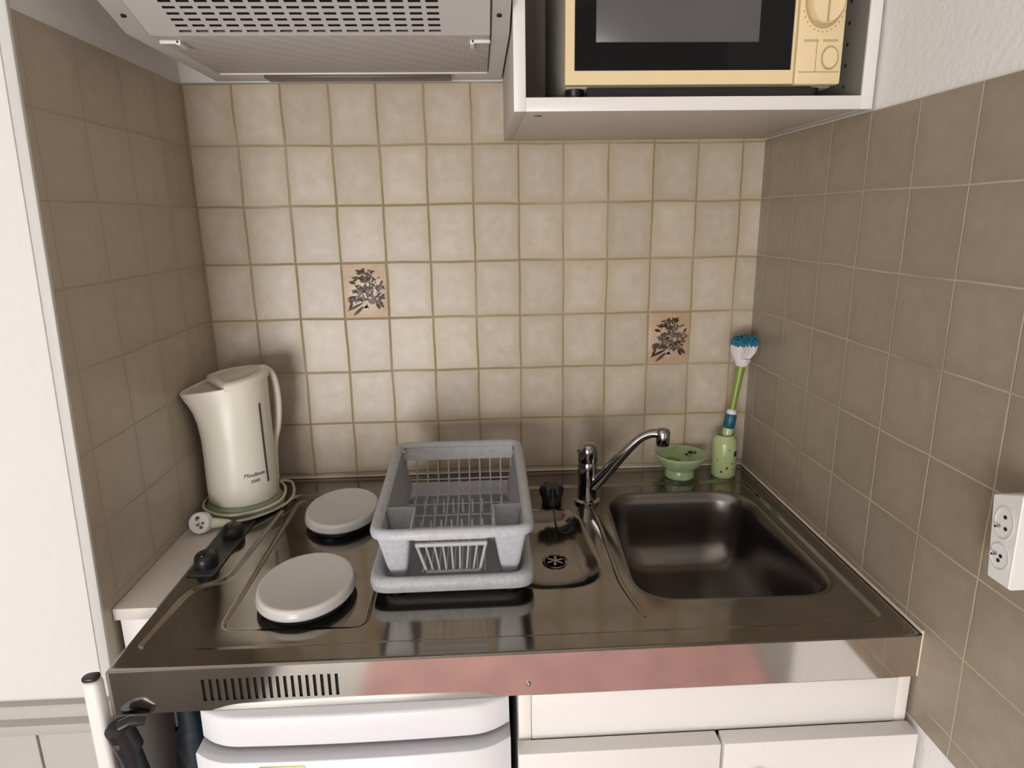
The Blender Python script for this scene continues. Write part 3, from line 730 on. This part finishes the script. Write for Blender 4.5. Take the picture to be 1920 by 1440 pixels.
# solid side walls and back lip, sloping inwards to the floor
ZL = 0.0285
def wall(bm, top, bot, th):
    """top / bot: matching polylines; thickness towards th (vector)"""
    tv = Vector(th); A = [Vector(p) for p in top]; Bq = [Vector(p) for p in bot]
    n = len(A)
    a = [bm.verts.new(p) for p in A]; b = [bm.verts.new(p) for p in Bq]
    c = [bm.verts.new(p+tv) for p in A]; d = [bm.verts.new(p+tv) for p in Bq]
    for i in range(n-1):
        for q in ((a[i],a[i+1],b[i+1],b[i]), (d[i],d[i+1],c[i+1],c[i]), (a[i],c[i],c[i+1],a[i+1]), (b[i],b[i+1],d[i+1],d[i])): bm.faces.new(q)
    bm.faces.new((a[0],b[0],d[0],c[0])); bm.faces.new((a[-1],c[-1],d[-1],b[-1]))
for s in (-1, 1):
    bm = B(); ys = [-0.385, -0.30, -0.21, -0.128]
    def ex(y): 
        t = (y-YF)/(YB-YF); return (-0.702+t*(-0.0065) if s < 0 else -0.4805 + t*0.007)
    wall(bm, [(ex(y)-s*0.010, y, rz(y)-0.006) for y in ys], [(ex(y)-s*0.026, y, ZL) for y in ys], (-s*0.0025, 0, 0))
    obj('side_wall', bm, M_rackin, rk)
bm = B()
tp = smooth_path([(-0.690,-0.1245,0.106),(-0.591,-0.1235,0.107),(-0.492,-0.1245,0.106)], 6)
for (y0,z0),(y1,z1) in (((-0.1225,0.106),(-0.127,0.094)),((-0.127,0.094),(-0.134,0.082))):
    wall(bm, [(x, y0, z0) for x in (-0.694,-0.60,-0.489)], [(x, y1, z1) for x in (-0.690,-0.60,-0.493)], (0, 0.003, 0))
obj('back_lip', bm, M_rack, rk)
# ribs: floor slats running up the back and down the front opening
bm = B()
for k in range(11):
    x = -0.688 + k*0.0193
    pts = [(x, -0.1315, 0.084), (x, -0.1345, 0.062), (x, -0.138, 0.034), (x, -0.145, 0.026), (x, -0.20, 0.024), (x, -0.28, 0.024), (x, -0.345, 0.024)]
    tube(bm, pts, 0.0016, 6)
for k in range(9):
    x = -0.636 + k*0.0111
    tube(bm, [(x, -0.340, 0.024), (x, -0.42, 0.024), (x, -0.438, 0.028)], 0.0013, 6)
for y in (-0.16, -0.20, -0.245, -0.29, -0.335): tube(bm, [(-0.684, y, 0.0225), (-0.498, y, 0.0225)], 0.0015, 6)
tube(bm, [(-0.690,-0.1375,0.045),(-0.492,-0.1375,0.045)], 0.0014, 6)
for y in (-0.315, -0.235):
    for k in range(12):
        x = -0.682 + k*0.0165
        tube(bm, [(x, y, 0.022), (x, y+0.004, 0.046)], [0.0022, 0.0012], 6)
obj('rib_grid', bm, M_wire, rk)
# front grille between the cups
bm = B()
tube(bm, [(-0.642,-0.4585,0.091),(-0.544,-0.4585,0.091)], 0.0045, 8)
tube(bm, [(-0.642,-0.4585,0.080),(-0.544,-0.4585,0.080)], 0.0035, 8)
tube(bm, [(-0.630,-0.4365,0.026),(-0.555,-0.4365,0.026)], 0.0022, 8)
for k in range(9):
    t = k/8; tube(bm, [(-0.641+0.096*t, -0.4585, 0.082), (-0.630+0.075*t, -0.4365, 0.026)], 0.0014 if 0 < k < 8 else 0.0022, 6)
obj('front_grille', bm, M_wire, rk)
# cutlery cups
for s in (-1, 1):
    xo = -0.6945 if s < 0 else -0.4885
    xi = -0.648 if s < 0 else -0.5345
    a, b = (xo, xi) if s < 0 else (xi, xo)
    def cup(d, z, tp):   # tp: taper towards the foot
        return at(offset_poly(round_poly([(b-0.013*tp, -0.372-0.012*tp), (a+0.013*tp, -0.372-0.012*tp), (a+0.013*tp, -0.463+0.035*tp), (b-0.013*tp, -0.463+0.035*tp)], 0.008, 5), d), z)
    bm = B()
    loft(bm, [cup(0.0, 0.0118, 1), cup(0.0, 0.04, 0.6), cup(0.0, 0.094, 0.0), cup(0.0005, 0.098, 0.0), cup(0.0026, 0.098, 0.0), cup(0.003, 0.094, 0.0), cup(0.003, 0.04, 0.6), cup(0.003, 0.017, 1.0)])
    obj('cutlery_cup', bm, M_rack, rk)

# ------------------------------------------------------------------ tap
fx, fy = -0.3535, -0.150
tp = thing('mixer_tap', 'chrome single-lever mixer tap between drainer and sink bowl', 'tap', (fx, fy, -0.004))
bm = B(); lathe(bm, [(0.024,-0.0037),(0.024,0.001),(0.0185,0.004),(0.0175,0.03),(0.0172,0.034),(0.0178,0.036),(0.0178,0.072),(0.0168,0.076)], (fx, fy, 0), 32); obj('tap_body', bm, M_chrome, tp)
bm = B(); lathe(bm, [(0.0172,0.0765),(0.0178,0.078),(0.0178,0.100),(0.0165,0.107),(0.011,0.1125),(0,0.114)], (fx, fy, 0), 32)
hl = obj('lever_cap', bm, M_chrome, tp)
bm = B(); tube(bm, smooth_path([(fx-0.010,fy-0.012,0.105),(fx-0.017,fy-0.022,0.1065),(fx-0.021,fy-0.032,0.108)], 4), [0.006,0.006,0.0055,0.0055,0.005,0.005,0.0045,0.0045,0.004], 12); obj('lever', bm, M_chrome, hl)
bm = B()
sp = smooth_path([(fx+0.010,fy-0.006,0.030),(fx+0.032,fy-0.020,0.062),(fx+0.060,fy-0.034,0.103),(fx+0.084,fy-0.044,0.132),(fx+0.104,fy-0.052,0.144),(fx+0.120,fy-0.058,0.1435)], 8)
n = len(sp); tube(bm, sp, [0.0125 - 0.0045*min(1, i/(n*0.6)) for i in range(n)], 18); obj('spout', bm, M_chrome, tp)
bm = B(); lathe(bm, [(0.0105,-0.018),(0.0118,-0.016),(0.0122,0.006),(0.010,0.0115),(0,0.0125)], (fx+0.122, fy-0.059, 0.142), 24); obj('nozzle', bm, M_chrome, tp)

# drain plug with chain
pg = thing('sink_plug', 'black lobed sink plug on a bead chain behind the drainer', 'plug', (-0.421, -0.155, -0.006))
bm = B(); cx, cy = -0.421, -0.155
def star(r, z, amp): return [(cx+(r*(1+amp*math.cos(6*a)))*math.cos(a), cy+(r*(1+amp*math.cos(6*a)))*math.sin(a), z) for a in (2*PI*k/72 for k in range(72))]
loft(bm, [star(0.016,-0.0036,0.0), star(0.018,-0.0015,0.0), star(0.018,0.010,0.04), star(0.019,0.015,0.16), star(0.0195,0.026,0.20), star(0.017,0.032,0.20), star(0.008,0.034,0.05)])
obj('plug_body', bm, M_black, pg)
bm = B()
ch = smooth_path([(-0.420,-0.1735,0.004),(-0.4205,-0.187,-0.0015),(-0.4205,-0.203,-0.0105),(-0.418,-0.226,-0.0175),(-0.410,-0.241,-0.0200),(-0.402,-0.245,-0.0180),(-0.395,-0.241,-0.0110)], 14)
tube(bm, ch, 0.0006, 6)
for p in ch[::2]: blob(bm, p, 0.0013, 1)
obj('bead_chain', bm, M_dgrey, pg)

# ------------------------------------------------------------------ soap dish, brush holder, brush
sd = thing('soap_dish', 'pale green ceramic soap dish on the rear ledge behind the sink', 'soap dish', (-0.1495, -0.054, 0.0))
bm = B(); lathe(bm, [(0.0,0.0002),(0.026,0.0002),(0.029,0.003),(0.029,0.010),(0.027,0.018),(0.033,0.022),(0.042,0.032),(0.0495,0.043),(0.0515,0.048),(0.050,0.0505),(0.047,0.049),(0.040,0.038),(0.030,0.030),(0.0,0.028)], (-0.1495,-0.054,0), 48)
obj('bowl', bm, M_green2, sd)
bm = B()
for (x, y, r) in ((-0.121,-0.030,0.0055),(-0.130,-0.033,0.003),(-0.112,-0.034,0.003)): blob(bm, (x, y, 0.0425 if x > -0.125 else 0.039), (r, r*0.8, 0.0025), 2)
obj('glaze_spot', bm, M_speck, sd)
bm = B(); blob(bm, (-0.163,-0.045,0.033), (0.016,0.011,0.006), 3); obj('soap_remnant', bm, M_olive, sd)
hx, hy = -0.0605, -0.056
bh = thing('brush_holder', 'pale green spotted ceramic pot in the back corner by the sink', 'brush holder', (hx, hy, 0.0))
bm = B(); lathe(bm, [(0.0,0.0002),(0.020,0.0002),(0.0235,0.004),(0.024,0.010),(0.024,0.072),(0.022,0.079),(0.0185,0.083),(0.0185,0.0875),(0.0165,0.0880),(0.0155,0.0860),(0.0155,0.03),(0.0,0.03)], (hx, hy, 0), 44)
obj('pot', bm, M_green, bh)
bm = B()
for (a, z, r) in ((-50,0.052,0.0055),(-95,0.024,0.0022),(-120,0.016,0.0024),(-70,0.033,0.0014),(-140,0.040,0.0012),(-88,0.062,0.0012),(-60,0.020,0.0015),(-108,0.046,0.0010)):
    a = math.radians(a); c = Vector((hx + 0.0239*math.cos(a), hy + 0.0239*math.sin(a), z))
    n0 = len(bm.verts); blob(bm, (0,0,0), (0.0009, r, r*1.15), 2); bm.verts.ensure_lookup_table(); vs = bm.verts[n0:]
    bmesh.ops.rotate(bm, verts=vs, cent=(0,0,0), matrix=Matrix.Rotation(a, 3, 'Z')); bmesh.ops.translate(bm, verts=vs, vec=c)
obj('glaze_spot', bm, M_speck, bh)
bb = thing('dish_brush', 'dish brush with olive handle, bristles up, standing in the green pot', 'brush', (hx+0.004, hy, 0.032))
p0 = Vector((hx-0.004, hy-0.0005, 0.032)); p1 = Vector((-0.0365, -0.052, 0.232)); dv = (p1-p0).normalized()
def along(t): return p0 + (p1-p0)*t
bm = B(); tube(bm, [along(t) for t in (0,0.2,0.32,0.36)], [0.008,0.0088,0.0105,0.009], 18); obj('grip', bm, M_green, bb)
bm = B(); tube(bm, [along(t) for t in (0.345,0.36,0.47,0.50)], [0.0095,0.0115,0.0115,0.009], 18); obj('ferrule', bm, M_teal, bb)
bm = B(); tube(bm, [along(t) for t in (0.485,0.50,0.52,0.535)], [0.0095,0.0100,0.0092,0.006], 18); obj('collar', bm, M_white, bb)
bm = B(); tube(bm, [along(t) for t in (0.52,0.62,0.8,0.95,1.06)], [0.0062,0.0068,0.0072,0.0085,0.010], 16); obj('handle', bm, M_olive, bb)
# bristle head: fan of tufts, white with teal tips
rnd = random.Random(3)
def tufts(i):
    bmw, bmt = B(), B()
    for k in range(150):
        a = rnd.random()*2*PI; q = math.sqrt(rnd.random())
        base = p1 + Vector((0.016*q*math.cos(a), 0.010*q*math.sin(a), 0.004 + 0.006*(q*q)))
        tipq = Vector((0.0275*q*math.cos(a), 0.018*q*math.sin(a), 0.0))
        ln = 0.056 - 0.010*q*q + rnd.uniform(-0.003, 0.003)
        top = Vector((p1.x+0.0035, p1.y, p1.z)) + tipq + Vector((0, 0, ln))
        md = base.lerp(top, 0.70)
        bul = Vector((0.004*q*math.cos(a), 0.003*q*math.sin(a), 0))
        tube(bmw, [base, base.lerp(top, 0.35)+bul, md+bul*0.6], 0.0016, 5); tube(bmt, [md+bul*0.6, top], [0.0016, 0.0012], 5)
    return bmw, bmt
bw, bt = tufts(0)
obj('bristles', bw, M_bristle, bb); obj('bristle_tips', bt, M_bristleteal, bb)
bm = B(); tube(bm, [p1-dv*0.006, p1+dv*0.002, p1+dv*0.010], [0.010,0.015,0.0165], 20); obj('brush_head', bm, M_bristle, bb)

# ------------------------------------------------------------------ kettle, its base with cord and plug
kx, ky = -0.9880, -0.131
ka = math.radians(216)
kb = thing('power_stand', 'sage green round power stand under the kettle, ivory cord wrapped around it', 'power stand', (kx, ky, 0.003))
bm = B(); lathe(bm, [(0.0,0.0030),(0.066,0.0030),(0.0685,0.006),(0.067,0.014),(0.063,0.022),(0.058,0.0245),(0.0,0.0245)], (kx, ky, 0), 48); obj('base_disc', bm, M_basegreen, kb)
def wrapd(a, r, z): a = math.radians(a); return (kx + r*math.cos(a), ky + r*math.sin(a), z)
bm = B()
cps = [wrapd(95,0.070,0.019), wrapd(150,0.0695,0.0185), wrapd(190,0.0700,0.0185), wrapd(225,0.0715,0.018), wrapd(265,0.0735,0.017), wrapd(305,0.0735,0.019), wrapd(345,0.0725,0.020), wrapd(22,0.0715,0.024), wrapd(50,0.074,0.026)]
tube(bm, smooth_path(cps, 10), 0.0026, 10)
lp = [wrapd(62,0.092,0.020), (-0.925,-0.052,0.014), (-0.913,-0.082,0.0075), (-0.912,-0.118,0.0045), (-0.928,-0.160,0.0055), (-0.955,-0.197,0.0080), (-0.978,-0.214,0.0095), (-0.992,-0.2205,0.0115)]
lp = [wrapd(50,0.074,0.026), (-0.934,-0.062,0.022)] + lp[1:]
tube(bm, smooth_path(lp, 8), 0.0026, 10)
obj('cord', bm, M_cord, kb)
bm = B(); tube(bm, [(-0.984,-0.2185,0.011),(-0.992,-0.2205,0.0115),(-1.012,-0.2255,0.0145),(-1.020,-0.2275,0.0155)], [0.0045,0.0065,0.0090,0.0100], 16)
pl = obj('plug', bm, M_cord, kb)
pc = Vector((-1.0285,-0.232,0.0185)); pn = Vector((-0.05,-0.93,0.36)).normalized()
bm = B(); tube(bm, [pc-pn*0.010, pc-pn*0.006, pc+pn*0.006, pc+pn*0.008], [0.0145,0.0182,0.0182,0.0168], 28); obj('plug_face', bm, M_white, pl)
uu = pn.cross(Vector((0,0,1))).normalized(); vv = uu.cross(pn)
bm = B()
for a, b, r in ((0.0085,0.004,0.0032),(-0.0070,-0.0075,0.0028)):
    c = pc + uu*a*0.0 + vv*(a) + uu*b*0.6 + pn*0.008; tube(bm, [c, c+pn*0.0015], [r, r*0.9], 14)
c = pc + uu*(-0.007) + pn*0.008; tube(bm, [c, c+pn*0.0012], 0.0022, 12)
obj('plug_socket', bm, M_ink, pl)
bm = B()
for b, a in ((0.0015,0.0105),(-0.0005,-0.0045)):
    c = pc + vv*a*0.6 + uu*b + pn*0.008; tube(bm, [c, c+pn*0.007, c+pn*0.008], [0.0020,0.0020,0.001], 12)
obj('plug_pin', bm, M_chrome, pl)

kt = thing('kettle', 'ivory plastic electric kettle standing in the back left corner', 'kettle', (kx, ky, 0.0248), ka)
# local frame: +x towards the spout, z up from the base
def kring(z, r, sp, zslope=0.0, n=56, sc=1.0, spw=3.2):
    out = []
    for k in range(n):
        a = 2*PI*k/n; c = math.cos(a)
        rr = r*(1 + 0*c) + sp*max(0.0, c)**spw
        x = rr*c*sc; y = r*math.sin(a)*sc*(1.0 - 0.10*max(0, c)*(1 if sp > 0.004 else 0))
        out.append((x, y, z + zslope*x))
    return out
ztop = 0.2185
bm = B()
lev = [(0.0,0.0585,0,0),(0.003,0.0612,0,0),(0.03,0.0615,0,0),(0.08,0.0605,0.0,0),(0.12,0.0600,0.001,-0.01),(0.15,0.0600,0.004,-0.03),(0.172,0.0600,0.009,-0.05),(0.190,0.0602,0.015,-0.08),(0.204,0.0604,0.021,-0.11),(ztop,0.0606,0.0255,-0.135)]
rings = [kring(z, r, s, q) for z, r, s, q in lev]
rings += [kring(ztop+0.0008, 0.0583, 0.0250, -0.135), kring(ztop-0.006, 0.0575, 0.0240, -0.135), kring(ztop-0.030, 0.055, 0.014, -0.06)]
loft(bm, rings)
obj('kettle_body', bm, M_kettle, kt, world=False, ang=50)
# lid: covers the rear two thirds, a raised plate in the middle
bm = B()
def lid_out(k, z):
    pts = []
    for i in range(40):
        a = 2*PI*i/40; c, s = math.cos(a), math.sin(a)
        x = 0.0603*c*k; x = min(x, 0.028*k); y = 0.0603*s*k
        if c < -0.8: x *= 1.05
        pts.append((x - 0.0005, y, ztop + z - 0.135*x))
    return pts
loft(bm, [lid_out(1.0,-0.004), lid_out(1.012,0.001), lid_out(1.0,0.005), lid_out(0.94,0.008), lid_out(0.80,0.0095), lid_out(0.78,0.0085), lid_out(0.5,0.0098), lid_out(0.2,0.0104)])
obj('lid', bm, M_kettle, kt, world=False, ang=45)
si = [(0.027,-0.043),(0.044,-0.035),(0.061,-0.022),(0.073,-0.009),(0.073,0.009),(0.061,0.022),(0.044,0.035),(0.027,0.043)]
bm = B(); loft(bm, [[(x, y, ztop-0.005-0.135*x) for x, y in si], [(x, y, ztop-0.012-0.135*x) for x, y in si]])
obj('spout_inset', bm, M_kettle_in, kt, world=False)
# handle at the rear
bm = B()
hp = smooth_path([(-0.050,0,0.231),(-0.061,0,0.230),(-0.0715,0,0.217),(-0.0765,0,0.185),(-0.0755,0,0.150),(-0.071,0,0.120),(-0.0645,0,0.098),(-0.061,0,0.075),(-0.0595,0,0.045),(-0.0585,0,0.020)], 8)
rings = []
for i, p in enumerate(hp):
    t = (hp[min(i+1,len(hp)-1)] - hp[max(i-1,0)]).normalized(); u = Vector((0,1,0)); w = t.cross(u)
    tt = i/(len(hp)-1); wy = 0.0130 + 0.002*tt; wx = 0.0062 - 0.003*max(0, tt-0.6)
    rings.append([p + u*wy*math.copysign(abs(math.cos(a))**0.8, math.cos(a)) + w*wx*math.copysign(abs(math.sin(a))**0.8, math.sin(a)) for a in (2*PI*k/20 for k in range(20))])
loft(bm, rings); obj('handle', bm, M_kettle, kt, world=False, ang=60)
# water gauge and lettering on the flank seen by the camera (local angle)
def flank(a, z, off=0.0):
    a = math.radians(a); r = (0.0615 - 0.0015*min(1, max(0, z-0.03)/0.08)) + off
    return Vector((r*math.cos(a), r*math.sin(a), z))
bm = B()
ga = 117
for (w, o) in ((0.0021, 0.0006),):
    rings = []
    for z in (0.036, 0.04, 0.09, 0.14, 0.178, 0.182):
        c = flank(ga, z, 0.0); t = Vector((-math.sin(math.radians(ga)), math.cos(math.radians(ga)), 0)); nrm = Vector((math.cos(math.radians(ga)), math.sin(math.radians(ga)), 0))
        rings.append([c - t*w - nrm*0.002, c - t*w + nrm*o, c + t*w + nrm*o, c + t*w - nrm*0.002])
    loft(bm, rings)
obj('water_gauge', bm, M_gauge, kt, world=False)
bm = B()
for s, size, z in (('Moulinex', 0.0100, 0.054), ('2000', 0.0080, 0.0425)):
    tb = text_mesh(s, size, 0.25)
    me = bpy.data.meshes.new('tmp'); tb.to_mesh(me); tb.free()
    n0 = len(bm.verts); bm.from_mesh(me); bpy.data.meshes.remove(me); bm.verts.ensure_lookup_table()
    for v in bm.verts[n0:]:
        x, y, d = v.co; ang = 93 + math.degrees(x/0.0605)
        p = flank(ang, z + y, 0.0006 + d); v.co = p
obj('lettering', bm, M_ink, kt, world=False)

# ------------------------------------------------------------------ wall socket
so = thing('wall_socket', 'white surface-mounted double socket block on the right tiled wall', 'socket', (-0.0175, -0.72, 0.152))
bm = B()
def srect(y0, y1, z0, z1): return [(y0,z0),(y1,z0),(y1,z1),(y0,z1)]
rings = []
pts = [(-0.736,0.152),(-0.708,0.152),(-0.698,0.238),(-0.7325,0.2535)]
pts = [(-0.7365,0.1525),(-0.7085,0.1525),(-0.6990,0.2385),(-0.7345,0.2525)]
c = (-0.72, 0.20)
def shr(k): return [(c[0]+(y-c[0])*k, c[1]+(z-c[1])*k) for y, z in pts]
loft(bm, [[(-0.0004, y, z) for y, z in pts], [(-0.033, y, z) for y, z in pts], [(-0.0348, y, z) for y, z in shr(0.985)], [(-0.0355, y, z) for y, z in shr(0.95)]])
obj('socket_box', bm, M_socket, so, ang=30)
for cz, cy, big in ((0.2155, -0.7175, True), (0.1800, -0.7190, False)):
    bm = B(); n0 = 0
    lathe(bm, [(0.0122,0.0),(0.0122,0.0008),(0.0108,0.0008),(0.0104,0.0),(0.0,0.0)], (0,0,0), 32, 1.45 if big else 1.15, 1.0)
    bmesh.ops.rotate(bm, verts=bm.verts, cent=(0,0,0), matrix=Matrix.Rotation(-PI/2, 3, 'Y'))
    bmesh.ops.translate(bm, verts=bm.verts, vec=(-0.0354, cy, cz))
    ou = obj('outlet', bm, M_socketdim, so)
    bm = B()
    for dy, dz in (((-0.0005,0.0062),(-0.003,-0.0052)) if big else ((-0.0015,0.001),(0.0005,-0.0045))):
        n0 = len(bm.verts); lathe(bm, [(0.0020,-0.0002),(0.0020,0.0004),(0,0.0004)], (0,0,0), 14); bm.verts.ensure_lookup_table(); vs = bm.verts[n0:]
        bmesh.ops.rotate(bm, verts=vs, cent=(0,0,0), matrix=Matrix.Rotation(-PI/2, 3, 'Y')); bmesh.ops.translate(bm, verts=vs, vec=(-0.0356, cy+dy, cz+dz))
    obj('contact_hole', bm, M_dark, ou)
    bm = B(); tube(bm, [(-0.0350, cy+0.0045, cz-(0.0052 if big else -0.001)), (-0.0405, cy+0.0045, cz-(0.0052 if big else -0.001))], [0.0016,0.0012], 12); obj('earth_pin', bm, M_chrome, ou)

# ------------------------------------------------------------------ unseen rug and mat, added only to colour the steel front's reflection
bm = B(); ring = round_poly([(0.30,-2.75),(0.30,-1.0),(-0.93,-1.0),(-0.93,-2.75)], 0.02, 4)
prism(bm, ring, FL+0.0005, FL+0.012, 0.003)
tag(obj('rug', bm, M_rug), 'pink rug on the floor mirrored in the polished steel front', 'rug')
bm = B(); ring = round_poly([(-1.22,-2.3),(-1.22,-0.95),(-1.95,-0.95),(-1.95,-2.3)], 0.02, 4)
prism(bm, ring, FL+0.0005, FL+0.010, 0.003)
tag(obj('reflection_mat', bm, mat('dark brown mat', (0.075, 0.06, 0.045), 0.95, noise_amt=0.2, noise_scale=12)), 'dark brown mat on the floor left of the pink rug', 'mat')
